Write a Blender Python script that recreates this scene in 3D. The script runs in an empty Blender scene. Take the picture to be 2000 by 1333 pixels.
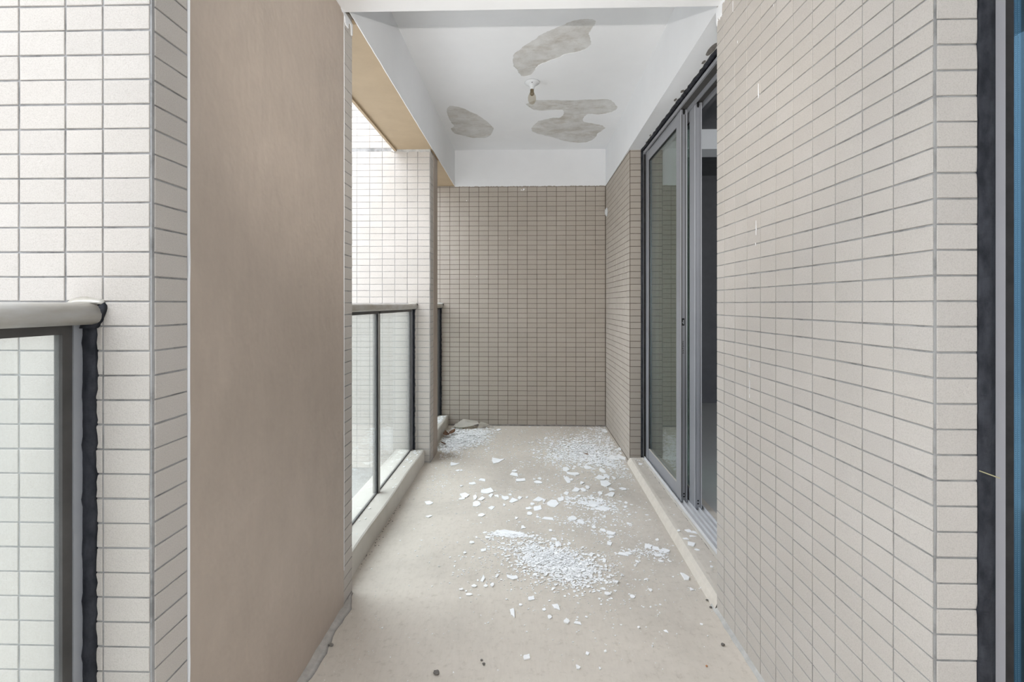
import bpy, bmesh, math, random
from mathutils import Vector, Matrix
random.seed(7)
C = bpy.context.scene.collection
SC = bpy.context.scene
PI = math.pi

# ------------------------------------------------------------ camera, world, light, exposure
EYE = 1.255
cam_d = bpy.data.cameras.new('camera'); cam = bpy.data.objects.new('camera', cam_d); C.objects.link(cam)
cam_d.sensor_width = 36.0; cam_d.lens = 970.0/2000*36.0; cam_d.shift_y = -72.5/2000
cam_d.clip_start = .02
cam.location = (0, 0, EYE); cam.rotation_euler = (PI/2, 0, math.atan(27/970.0))
SC.camera = cam

SC.view_settings.view_transform = 'Standard'; SC.view_settings.look = 'None'
SC.view_settings.gamma = 1.0; SC.view_settings.use_curve_mapping = False
SC.view_settings.exposure = 1.90

w = bpy.data.worlds.new('overcast_sky'); SC.world = w; w.use_nodes = True
SKY = .95
bg = w.node_tree.nodes['Background']
# overcast sky: three times brighter overhead than at the horizon
nt = w.node_tree; tc = nt.nodes.new('ShaderNodeTexCoord'); sx = nt.nodes.new('ShaderNodeSeparateXYZ')
nt.links.new(tc.outputs['Generated'], sx.inputs[0])
ma = nt.nodes.new('ShaderNodeMath'); ma.operation = 'MAXIMUM'; ma.inputs[1].default_value = 0; nt.links.new(sx.outputs['Z'], ma.inputs[0])
mb = nt.nodes.new('ShaderNodeMath'); mb.operation = 'MULTIPLY_ADD'; mb.inputs[1].default_value = 2*SKY; mb.inputs[2].default_value = SKY
nt.links.new(ma.outputs[0], mb.inputs[0]); nt.links.new(mb.outputs[0], bg.inputs['Strength'])
bg.inputs['Color'].default_value = (.90, .965, 1.05, 1)

# the photographer's flash, a little above the lens, tilted up
fl = bpy.data.lights.new('camera_flash', 'SPOT'); flo = bpy.data.objects.new('camera_flash', fl); C.objects.link(flo)
fl.energy = 58; fl.spot_size = math.radians(72); fl.spot_blend = 1.0; fl.shadow_soft_size = .008
fl.color = (1, .97, .93)
flo.location = (0, 0, 1.505); flo.rotation_euler = (PI/2 + math.radians(14), 0, 0)
SC.cycles.max_bounces = 14; SC.cycles.diffuse_bounces = 10; SC.cycles.transparent_max_bounces = 16
SC.cycles.caustics_reflective = False; SC.cycles.caustics_refractive = False

# ------------------------------------------------------------ materials
def srgb(r, g, b):
    f = lambda c: (c/255/12.92 if c/255 <= .04045 else ((c/255+.055)/1.055)**2.4)
    return (f(r), f(g), f(b), 1)

class NT:
    def __init__(s, name):
        s.m = bpy.data.materials.new(name); s.m.use_nodes = True
        s.t = s.m.node_tree; s.n = s.t.nodes; s.l = s.t.links
        s.b = s.n['Principled BSDF']; s.o = s.n['Material Output']
        s.geo = s.n.new('ShaderNodeNewGeometry')
    def link(s, a, b): s.l.new(a, b)
    def noise(s, scale, detail=4, rough=.6, stretch=None, dist=0):
        v = s.geo.outputs['Position']
        if stretch:
            mp = s.n.new('ShaderNodeMapping'); mp.inputs['Scale'].default_value = stretch
            s.link(v, mp.inputs[0]); v = mp.outputs[0]
        n = s.n.new('ShaderNodeTexNoise'); n.inputs['Scale'].default_value = scale
        n.inputs['Detail'].default_value = detail; n.inputs['Roughness'].default_value = rough
        n.inputs['Distortion'].default_value = dist
        s.link(v, n.inputs['Vector']); return n.outputs['Fac']
    def ramp(s, fac, stops):
        r = s.n.new('ShaderNodeValToRGB'); e = r.color_ramp.elements
        while len(e) < len(stops): e.new(.5)
        for i, (p, c) in enumerate(stops):
            e[i].position = p; e[i].color = c if len(c) == 4 else (*c, 1)
        s.link(fac, r.inputs[0]); return r.outputs[0]
    def mix(s, fac, a, b, mode='MIX'):
        x = s.n.new('ShaderNodeMix'); x.data_type = 'RGBA'; x.blend_type = mode
        for i, v in ((0, fac), (6, a), (7, b)):
            if hasattr(v, 'node'): s.link(v, x.inputs[i])
            else: x.inputs[i].default_value = v
        return x.outputs[2]
    def bump(s, h, strength, dist=.002, base=None):
        b = s.n.new('ShaderNodeBump'); b.inputs['Strength'].default_value = strength; b.inputs['Distance'].default_value = dist
        s.link(h, b.inputs['Height'])
        if base: s.link(base, b.inputs['Normal'])
        s.link(b.outputs[0], s.b.inputs['Normal']); return b.outputs[0]
    def col(s, c):
        if hasattr(c, 'node'): s.link(c, s.b.inputs['Base Color'])
        else: s.b.inputs['Base Color'].default_value = c
    def set(s, rough=.7, metal=0, spec=None):
        s.b.inputs['Roughness'].default_value = rough; s.b.inputs['Metallic'].default_value = metal
        if spec is not None: s.b.inputs['Specular IOR Level'].default_value = spec
        return s.m

def k(c, f): return (c[0]*f, c[1]*f, c[2]*f, 1)
M = {}
def plain(name, c, rough=.6, metal=0, var=.12, nscale=8, bump=0, bscale=60, spec=None):
    t = NT(name)
    t.col(t.ramp(t.noise(nscale, 6), [(.3, k(c, 1-var)), (.7, k(c, 1+var))]))
    if bump: t.bump(t.noise(bscale, 5), bump)
    M[name] = t.set(rough, metal, spec); return t

# rough textured facade tile
def tile_mat(name, c):
    t = NT(name)
    oi = t.n.new('ShaderNodeObjectInfo')
    ad = t.n.new('ShaderNodeMath'); ad.operation = 'ADD'
    t.link(oi.outputs['Random'], ad.inputs[0]); t.link(t.geo.outputs['Random Per Island'], ad.inputs[1])
    fr = t.n.new('ShaderNodeMath'); fr.operation = 'FRACT'; t.link(ad.outputs[0], fr.inputs[0])
    base = t.ramp(fr.outputs[0], [(0, k(c, .97)), (.5, k((c[0], c[1]*.995, c[2]*.985), 1)), (1, k(c, 1.025))])
    sp = t.ramp(t.noise(420, 3, .7), [(.30, (.86, .85, .84)), (.52, (1, 1, 1)), (.75, (1.05, 1.05, 1.05))])
    cl = t.ramp(t.noise(2.2, 5), [(.3, (.955, .95, .94)), (.65, (1.02, 1.02, 1.02))])
    x = t.mix(1.0, base, sp, 'MULTIPLY'); x = t.mix(1.0, x, cl, 'MULTIPLY'); t.col(x)
    t.bump(t.noise(170, 4, .65), .5, .0022)
    M[name] = t.set(.82, 0, .25)
tile_mat('tile', (.475, .442, .408, 1))
tile_mat('tile_browner', (.425, .382, .335, 1))   # darker, browner copy of the tile for back wall and far right pier
def grout_mat(name, c):
    t = NT(name)
    t.col(t.mix(1.0, t.ramp(t.noise(14, 6, .7), [(.34, k(c, .62)), (.5, c), (.8, k(c, 1.2))]),
                t.ramp(t.noise(3, 3), [(.25, (.8, .8, .8)), (.6, (1, 1, 1))]), 'MULTIPLY'))
    t.bump(t.noise(220, 3), .3, .001); M[name] = t.set(.95)
grout_mat('grout', (.32, .315, .305, 1))
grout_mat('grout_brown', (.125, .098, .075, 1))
grout_mat('grout_light', (.315, .31, .305, 1))

# smeared taupe cement paint on the inner face of the left wall
t = NT('taupe_plaster')
c = (.415, .345, .287, 1)
a = t.ramp(t.noise(1.6, 7, .6, dist=.6), [(.28, k(c, .90)), (.5, c), (.72, k(c, 1.09))])
b_ = t.ramp(t.noise(26, 6, .7, (1, 1, .35)), [(.36, (.96, .96, .96)), (.6, (1.0, 1.0, 1.0)), (.8, (1.05, 1.04, 1.03))])
t.col(t.mix(1.0, a, b_, 'MULTIPLY'))
t.bump(t.noise(5.5, 4, .55, (1, 1, .8)), .28, .03, t.bump(t.noise(90, 3), .12, .002)); M['taupe_plaster'] = t.set(.55, 0, .35)

plain('tan_paint', (.375, .285, .185, 1), .7, var=.05, bump=.1)
plain('brown_paint', (.36, .30, .25, 1), .7, var=.06, bump=.1)
t = NT('white_paint')
t.col(t.ramp(t.noise(3, 5), [(.3, (.725, .73, .74)), (.7, (.76, .765, .775))])); t.bump(t.noise(30, 3), .06, .003)
M['white_paint'] = t.set(.7, 0, .3)
plain('flake_white', (.90, .90, .905, 1), .8, var=.03, nscale=30)
# bare slab where the ceiling paint has fallen off
t = NT('bare_concrete')
c = (.40, .39, .365, 1)
a = t.ramp(t.noise(7, 8, .68), [(.30, (.46, .44, .41)), (.45, (.545, .535, .515)), (.68, (.64, .637, .625))])
st = t.ramp(t.noise(5, 6, .75, (1, 1.7, 1)), [(.36, (.80, .76, .71)), (.52, (1, 1, 1))])
t.col(t.mix(1.0, a, st, 'MULTIPLY')); t.bump(t.noise(80, 5), .2, .002); M['bare_concrete'] = t.set(.9)

# trowelled cement floor
t = NT('cement_floor')
c = (.60, .545, .478, 1)
a = t.ramp(t.noise(1.5, 7, .66, dist=.4), [(.28, k(c, .84)), (.5, c), (.72, k(c, 1.09))])
b_ = t.ramp(t.noise(34, 6, .72), [(.28, (.80, .785, .76)), (.45, (1, 1, 1)), (.75, (1.04, 1.04, 1.04))])
d = t.ramp(t.noise(11, 4, .6), [(.19, (.62, .60, .57)), (.27, (1, 1, 1))])
e = t.ramp(t.noise(30, 5, .6, (2.2, .5, 1), .8), [(.3, (.95, .945, .94)), (.55, (1, 1, 1))])
x = t.mix(1.0, t.mix(1.0, t.mix(1.0, a, b_, 'MULTIPLY'), d, 'MULTIPLY'), e, 'MULTIPLY'); t.col(x)
t.bump(t.noise(60, 5, .6), .12, .004); M['cement_floor'] = t.set(.72, 0, .3)
t = NT('cement_cream')
t.col(t.ramp(t.noise(5, 6), [(.3, (.50, .465, .41)), (.7, (.58, .545, .49))])); t.bump(t.noise(70, 4), .15, .003)
M['cement_cream'] = t.set(.8)
plain('foot_mortar', (.43, .40, .365, 1), .95, var=.16, nscale=30, bump=.5, bscale=90)
plain('dark_mortar', (.23, .21, .195, 1), .95, var=.35, nscale=20, bump=.6, bscale=90)
plain('grey_mortar', (.42, .41, .39, 1), .9, var=.2, nscale=20, bump=.3)
plain('post_grey', (.30, .285, .265, 1), .4, .25, var=.08)
plain('aluminium', (.30, .305, .325, 1), .42, .25, var=.05, nscale=4)
plain('window_frame', (.30, .295, .31, 1), .5, .0, var=.04, spec=.25)
plain('post_light', (.37, .38, .40, 1), .42, .3, var=.06, nscale=14)
plain('track_metal', (.60, .60, .61, 1), .4, 0, var=.05)
plain('cement_edge', (.59, .54, .475, 1), .85, var=.07, nscale=25, bump=.2)
plain('aluminium_light', (.50, .51, .535, 1), .38, .35, var=.05, nscale=4)
plain('dark_gasket', (.028, .027, .027, 1), .6, var=.25, nscale=30, spec=.12)
plain('dark_frame', (.07, .066, .063, 1), .5, 0, var=.2, nscale=10, spec=.2)
plain('hole_black', (.008, .008, .008, 1), .9, var=0)
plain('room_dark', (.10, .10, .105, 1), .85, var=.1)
plain('porcelain', (.62, .63, .64, 1), .3, var=.02)
plain('cardboard', (.70, .66, .60, 1), .8, var=.08, nscale=20)
plain('dry_leaf', (.14, .065, .03, 1), .7, var=.35, nscale=60)
plain('orange_leaf', (.36, .15, .06, 1), .7, var=.25, nscale=60)
plain('green_leaf', (.10, .16, .05, 1), .6, var=.25, nscale=60)
plain('straw', (.30, .27, .16, 1), .8, var=.2)
plain('stone', (.17, .155, .14, 1), .95, var=.3, nscale=60, bump=.5)
plain('plain_render', (.55, .54, .53, 1), .9, var=.08, nscale=2)
plain('ground_grey', (.50, .49, .47, 1), .9, var=.15, nscale=.4)
plain('spacer_metal', (.17, .25, .32, 1), .4, .3, var=.03)
t = NT('sealant')
t.col(t.ramp(t.noise(40, 5, .6, (1, 1, .5)), [(.35, (.014, .015, .019)), (.7, (.042, .044, .052))]))
t.bump(t.noise(60, 4, .5, (.6, .6, 1.6)), .5, .004); M['sealant'] = t.set(.55, 0, .12)
# stained off-white enamel of the handrails
t = NT('rail_enamel')
a = t.ramp(t.noise(9, 5, .6, (1, .6, 2.5)), [(.33, (.33, .30, .245)), (.5, (.42, .40, .36)), (.7, (.50, .50, .49))])
t.col(a); M['rail_enamel'] = t.set(.35, .1, .5)

def glass_mat(name, tint, milk, milk_col, tr=.5, gloss=(1, 1, 1, 1), rough=.01):
    t = NT(name); n = t.n; n.remove(t.b)
    tb = n.new('ShaderNodeBsdfTransparent'); tb.inputs[0].default_value = tint
    g = n.new('ShaderNodeBsdfGlossy'); g.inputs['Roughness'].default_value = rough; g.inputs['Color'].default_value = gloss
    # Schlick reflectance from the angle to the surface, the same on both faces of a pane
    dt = n.new('ShaderNodeVectorMath'); dt.operation = 'DOT_PRODUCT'
    t.link(t.geo.outputs['Incoming'], dt.inputs[0]); t.link(t.geo.outputs['Normal'], dt.inputs[1]); v = dt.outputs['Value']
    for op, bb in (('ABSOLUTE', None), ('SUBTRACT', 1), ('POWER', 5), ('MULTIPLY_ADD', .96)):
        q = n.new('ShaderNodeMath'); q.operation = op
        if op == 'SUBTRACT': q.inputs[0].default_value = 1; t.link(v, q.inputs[1])
        else:
            t.link(v, q.inputs[0])
            if bb is not None: q.inputs[1].default_value = bb
        if op == 'MULTIPLY_ADD': q.inputs[2].default_value = .04
        q.use_clamp = op != 'ABSOLUTE'; v = q.outputs[0]
    f = q
    base = tb.outputs[0]
    if milk:
        df = n.new('ShaderNodeBsdfDiffuse'); df.inputs[0].default_value = milk_col
        tl = n.new('ShaderNodeBsdfTranslucent'); tl.inputs[0].default_value = milk_col
        m2 = n.new('ShaderNodeMixShader'); m2.inputs[0].default_value = tr
        t.link(df.outputs[0], m2.inputs[1]); t.link(tl.outputs[0], m2.inputs[2])
        m3 = n.new('ShaderNodeMixShader'); m3.inputs[0].default_value = milk
        t.link(tb.outputs[0], m3.inputs[1]); t.link(m2.outputs[0], m3.inputs[2]); base = m3.outputs[0]
    mx = n.new('ShaderNodeMixShader'); t.link(f.outputs[0], mx.inputs[0]); t.link(base, mx.inputs[1]); t.link(g.outputs[0], mx.inputs[2])
    t.link(mx.outputs[0], t.o.inputs['Surface']); M[name] = t.m
glass_mat('railing_glass', (.91, .928, .917, 1), .095, (.86, .89, .87, 1))
glass_mat('door_glass', (.80, .85, .83, 1), .05, (.5, .55, .53, 1))
glass_mat('window_glass', (.62, .74, .80, 1), .0, (0, 0, 0, 1), .5, (.26, .40, .50, 1))
glass_mat('bulb_glass', (.88, .85, .79, 1), .06, (.42, .36, .28, 1), .5, (1, 1, 1, 1), .10)
plain('bulb_brown', (.20, .165, .11, 1), .4, .3, var=.1)

# ------------------------------------------------------------ mesh helpers
def tag(o, label=None, cat=None, group=None, kind=None):
    if label: o['label'] = label
    if cat: o['category'] = cat
    if group: o['group'] = group
    if kind: o['kind'] = kind
    return o

def link_mesh(name, me, mat, parent=None, loc=(0, 0, 0), rotz=0):
    o = bpy.data.objects.new(name, me); C.objects.link(o)
    if mat and not me.materials: me.materials.append(M[mat])
    if parent:
        o.parent = parent
    o.location = loc; o.rotation_euler = (0, 0, rotz)
    return o

class MB:
    def __init__(s): s.bm = bmesh.new()
    def box(s, x0, x1, y0, y1, z0, z1):
        v = [s.bm.verts.new(p) for p in ((x0,y0,z0),(x1,y0,z0),(x1,y1,z0),(x0,y1,z0),(x0,y0,z1),(x1,y0,z1),(x1,y1,z1),(x0,y1,z1))]
        for f in ((0,3,2,1),(4,5,6,7),(0,1,5,4),(1,2,6,5),(2,3,7,6),(3,0,4,7)): s.bm.faces.new([v[i] for i in f])
        return s
    def prism(s, pts, z0, z1):      # horizontal outline raised from z0 to z1
        a = [s.bm.verts.new((x, y, z0)) for x, y in pts]; b = [s.bm.verts.new((x, y, z1)) for x, y in pts]
        n = len(pts); s.bm.faces.new(a[::-1]); s.bm.faces.new(b)
        for i in range(n): s.bm.faces.new((a[i], a[(i+1) % n], b[(i+1) % n], b[i]))
        return s
    def sweep(s, rings, cap=True):
        R = [[s.bm.verts.new(p) for p in r] for r in rings]; n = len(R[0])
        for a, b in zip(R, R[1:]):
            for i in range(n): s.bm.faces.new((a[i], a[(i+1) % n], b[(i+1) % n], b[i]))
        if cap: s.bm.faces.new(R[0][::-1]); s.bm.faces.new(R[-1])
        return s
    def lathe(s, prof, seg=24, c=(0, 0)):
        R = [[(c[0]+r*math.cos(2*PI*i/seg), c[1]+r*math.sin(2*PI*i/seg), z) for i in range(seg)] for r, z in prof]
        return s.sweep(R)
    def bevel(s, w, seg=2):
        bmesh.ops.bevel(s.bm, geom=[e for e in s.bm.edges if e.calc_face_angle(0) > .5], offset=w, segments=seg, affect='EDGES', profile=.5)
        return s
    def build(s, name, mat, parent=None, smooth=False, base=True):
        bmesh.ops.recalc_face_normals(s.bm, faces=s.bm.faces)
        vs = s.bm.verts
        if base:
            xs = [v.co.x for v in vs]; ys = [v.co.y for v in vs]; zs = [v.co.z for v in vs]
            o = Vector(((min(xs)+max(xs))/2, (min(ys)+max(ys))/2, min(zs)))
        else: o = Vector((0, 0, 0))
        for v in vs: v.co -= o
        me = bpy.data.meshes.new(name); s.bm.to_mesh(me); s.bm.free()
        if smooth:
            for p in me.polygons: p.use_smooth = True
        ob = link_mesh(name, me, mat)
        if parent: ob.parent = parent; ob.location = o - wloc(parent)
        else: ob.location = o
        return ob
def wloc(o):
    l = o.location.copy()
    while o.parent: o = o.parent; l = l + o.location
    return l
def empty(name, loc, label, cat, group=None, kind=None):
    o = bpy.data.objects.new(name, None); C.objects.link(o); o.location = loc; o.empty_display_size = .05
    return tag(o, label, cat, group, kind)

# ------------------------------------------------------------ tiles
TH = .0022                       # how far a tile stands proud of its joints
JW = .0036                       # joint width
tile_meshes = {}
def tile_geo(wd, ht, mat='tile'):    # front faces -Y, origin at the middle of the back
    key = (round(wd, 4), round(ht, 4), mat)
    if key in tile_meshes: return tile_meshes[key]
    b = .0009; x, z = wd/2, ht/2
    V = [(-x,0,-z),(x,0,-z),(x,0,z),(-x,0,z),
         (-x,-TH+b,-z),(x,-TH+b,-z),(x,-TH+b,z),(-x,-TH+b,z),
         (-x+b,-TH,-z+b),(x-b,-TH,-z+b),(x-b,-TH,z-b),(-x+b,-TH,z-b)]
    F = [(0,1,5,4),(1,2,6,5),(2,3,7,6),(3,0,4,7),(4,5,9,8),(5,6,10,9),(6,7,11,10),(7,4,8,11),(8,9,10,11)]
    me = bpy.data.meshes.new('tile'); me.from_pydata(V, [], F); me.materials.append(M[mat])
    tile_meshes[key] = (me, V, F); return tile_meshes[key]

def pix(p):                      # where a point of a wall falls in the photograph's frame
    th = math.atan(27/970.0); d = -math.sin(th)*p.x + math.cos(th)*p.y
    if d < .05: return None
    return 1000+970*(math.cos(th)*p.x+math.sin(th)*p.y)/d, 594-970*(p.z-EYE)/d, 970/d

def row_list(z0, z1):
    r = []; i = 0
    while .01+.05*i < z1:
        a, b = .01+.05*(i-1), .01+.05*i
        a, b = max(a, z0), min(b, z1)
        if b-a > .012: r.append((a, b))
        i += 1
    if z1-(.01+.05*(i-1)) > .012: r.append((.01+.05*(i-1), z1))
    return r

def lay_tiles(jobs, parent, limit=300, minpx=9, mat='tile'):
    """jobs: (origin, rotz, columns [(u0,u1)], rows [(z0,z1)]); u runs along the wall's local +X, the tile looks to its local -Y"""
    todo = []
    for org, rz, cols, rows in jobs:
        R = Matrix.Rotation(rz, 3, 'Z'); n = R @ Vector((0, -1, 0))
        for (u0, u1) in cols:
            for (z0, z1) in rows:
                p = Vector((org[0], org[1], 0)) + R @ Vector(((u0+u1)/2, 0, 0)) + Vector((0, 0, (z0+z1)/2))
                wd, ht = u1-u0-JW, z1-z0-JW
                if wd < .004 or ht < .004: continue
                q = pix(p); size = 0
                if q and -30 < q[0] < 2030 and -25 < q[1] < 1358:
                    v = (p-Vector((0, 0, EYE))).normalized(); cosv = -v.dot(n)
                    if cosv > 0: size = min(wd*q[2]*max(cosv, .05), 400)*ht*q[2] if wd*q[2]*cosv > minpx*.9 else 0
                todo.append((size, p, rz, wd, ht))
    todo.sort(key=lambda q: -q[0])
    V, F = [], []; base = wloc(parent)
    for i, (size, p, rz, wd, ht) in enumerate(todo):
        me, tv, tf = tile_geo(wd, ht, mat)
        jit = Vector((random.uniform(-.0005, .0005), 0, random.uniform(-.0005, .0005)))
        R = Matrix.Rotation(rz, 3, 'Z'); p = p + R @ jit
        ax, ay = random.uniform(-.005, .005), random.uniform(-.006, .006)
        if size > 0 and i < limit:
            o = bpy.data.objects.new('tile', me); C.objects.link(o); o.parent = parent
            o.location = p-base; o.rotation_euler = (ay, random.uniform(-.004, .004), rz+ax)
        else:
            R = Matrix.Rotation(rz+ax, 3, 'Z'); k0 = len(V)
            V += [tuple(R @ Vector(v) + p - base) for v in tv]; F += [tuple(j+k0 for j in f) for f in tf]
    if V:
        me = bpy.data.meshes.new('tile_remainder'); me.from_pydata(V, [], F)
        o = link_mesh('distant_tiling', me, mat, parent); o['kind'] = 'stuff'

def cols_from(edges): return list(zip(edges, edges[1:]))
def even(a, b, step=.1):
    e = [a]
    while e[-1]+step < b-.004: e.append(e[-1]+step)
    e.append(b); return cols_from(e)
PEELED = [
[(-0.08, 3.157), (-0.063, 3.125), (-0.04, 3.1), (-0.014, 3.051), (0.024, 3.009), (0.055, 2.975), (0.084, 2.93), (0.125, 2.892), (0.171, 2.855), (0.216, 2.825), (0.249, 2.795), (0.282, 2.78), (0.327, 2.769), (0.368, 2.776), (0.392, 2.788), (0.389, 2.84), (0.38, 2.867), (0.367, 2.926), (0.38, 2.955), (0.398, 3.032), (0.394, 3.068), (0.367, 3.105), (0.331, 3.132), (0.3, 3.145), (0.268, 3.151), (0.243, 3.166), (0.212, 3.202), (0.167, 3.231), (0.128, 3.264), (0.081, 3.306), (0.068, 3.334), (0.055, 3.401), (0.034, 3.444), (0.006, 3.457), (-0.027, 3.461), (-0.048, 3.406), (-0.058, 3.36), (-0.081, 3.308), (-0.082, 3.224)],
[(0.002, 3.937), (0.039, 3.898), (0.079, 3.865), (0.152, 3.867), (0.216, 3.863), (0.289, 3.875), (0.378, 3.877), (0.457, 3.864), (0.537, 3.866), (0.616, 3.859), (0.659, 3.881), (0.697, 3.936), (0.74, 4.02), (0.738, 4.073), (0.71, 4.127), (0.664, 4.16), (0.607, 4.181), (0.552, 4.163), (0.51, 4.173), (0.492, 4.235), (0.49, 4.295), (0.509, 4.344), (0.571, 4.371), (0.639, 4.405), (0.679, 4.43), (0.72, 4.498), (0.693, 4.584), (0.665, 4.653), (0.666, 4.739), (0.64, 4.828), (0.589, 4.898), (0.519, 4.908), (0.435, 4.878), (0.349, 4.82), (0.265, 4.737), (0.184, 4.682), (0.104, 4.623), (0.06, 4.566), (0.05, 4.485), (0.08, 4.382), (0.106, 4.308), (0.176, 4.262), (0.237, 4.235), (0.289, 4.237), (0.312, 4.184), (0.316, 4.127), (0.304, 4.072), (0.244, 4.07), (0.185, 4.075), (0.126, 4.082), (0.066, 4.055), (0.028, 4.0)],
[(-0.654, 4.078), (-0.632, 3.998), (-0.606, 3.952), (-0.577, 3.961), (-0.534, 3.985), (-0.492, 4.026), (-0.452, 4.088), (-0.41, 4.143), (-0.369, 4.225), (-0.333, 4.311), (-0.306, 4.405), (-0.291, 4.463), (-0.292, 4.512), (-0.322, 4.634), (-0.363, 4.708), (-0.402, 4.734), (-0.449, 4.727), (-0.505, 4.731), (-0.539, 4.708), (-0.582, 4.675), (-0.629, 4.647), (-0.664, 4.609), (-0.677, 4.552), (-0.678, 4.467), (-0.639, 4.415), (-0.65, 4.348), (-0.652, 4.275), (-0.656, 4.213), (-0.654, 4.161)]]
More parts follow.
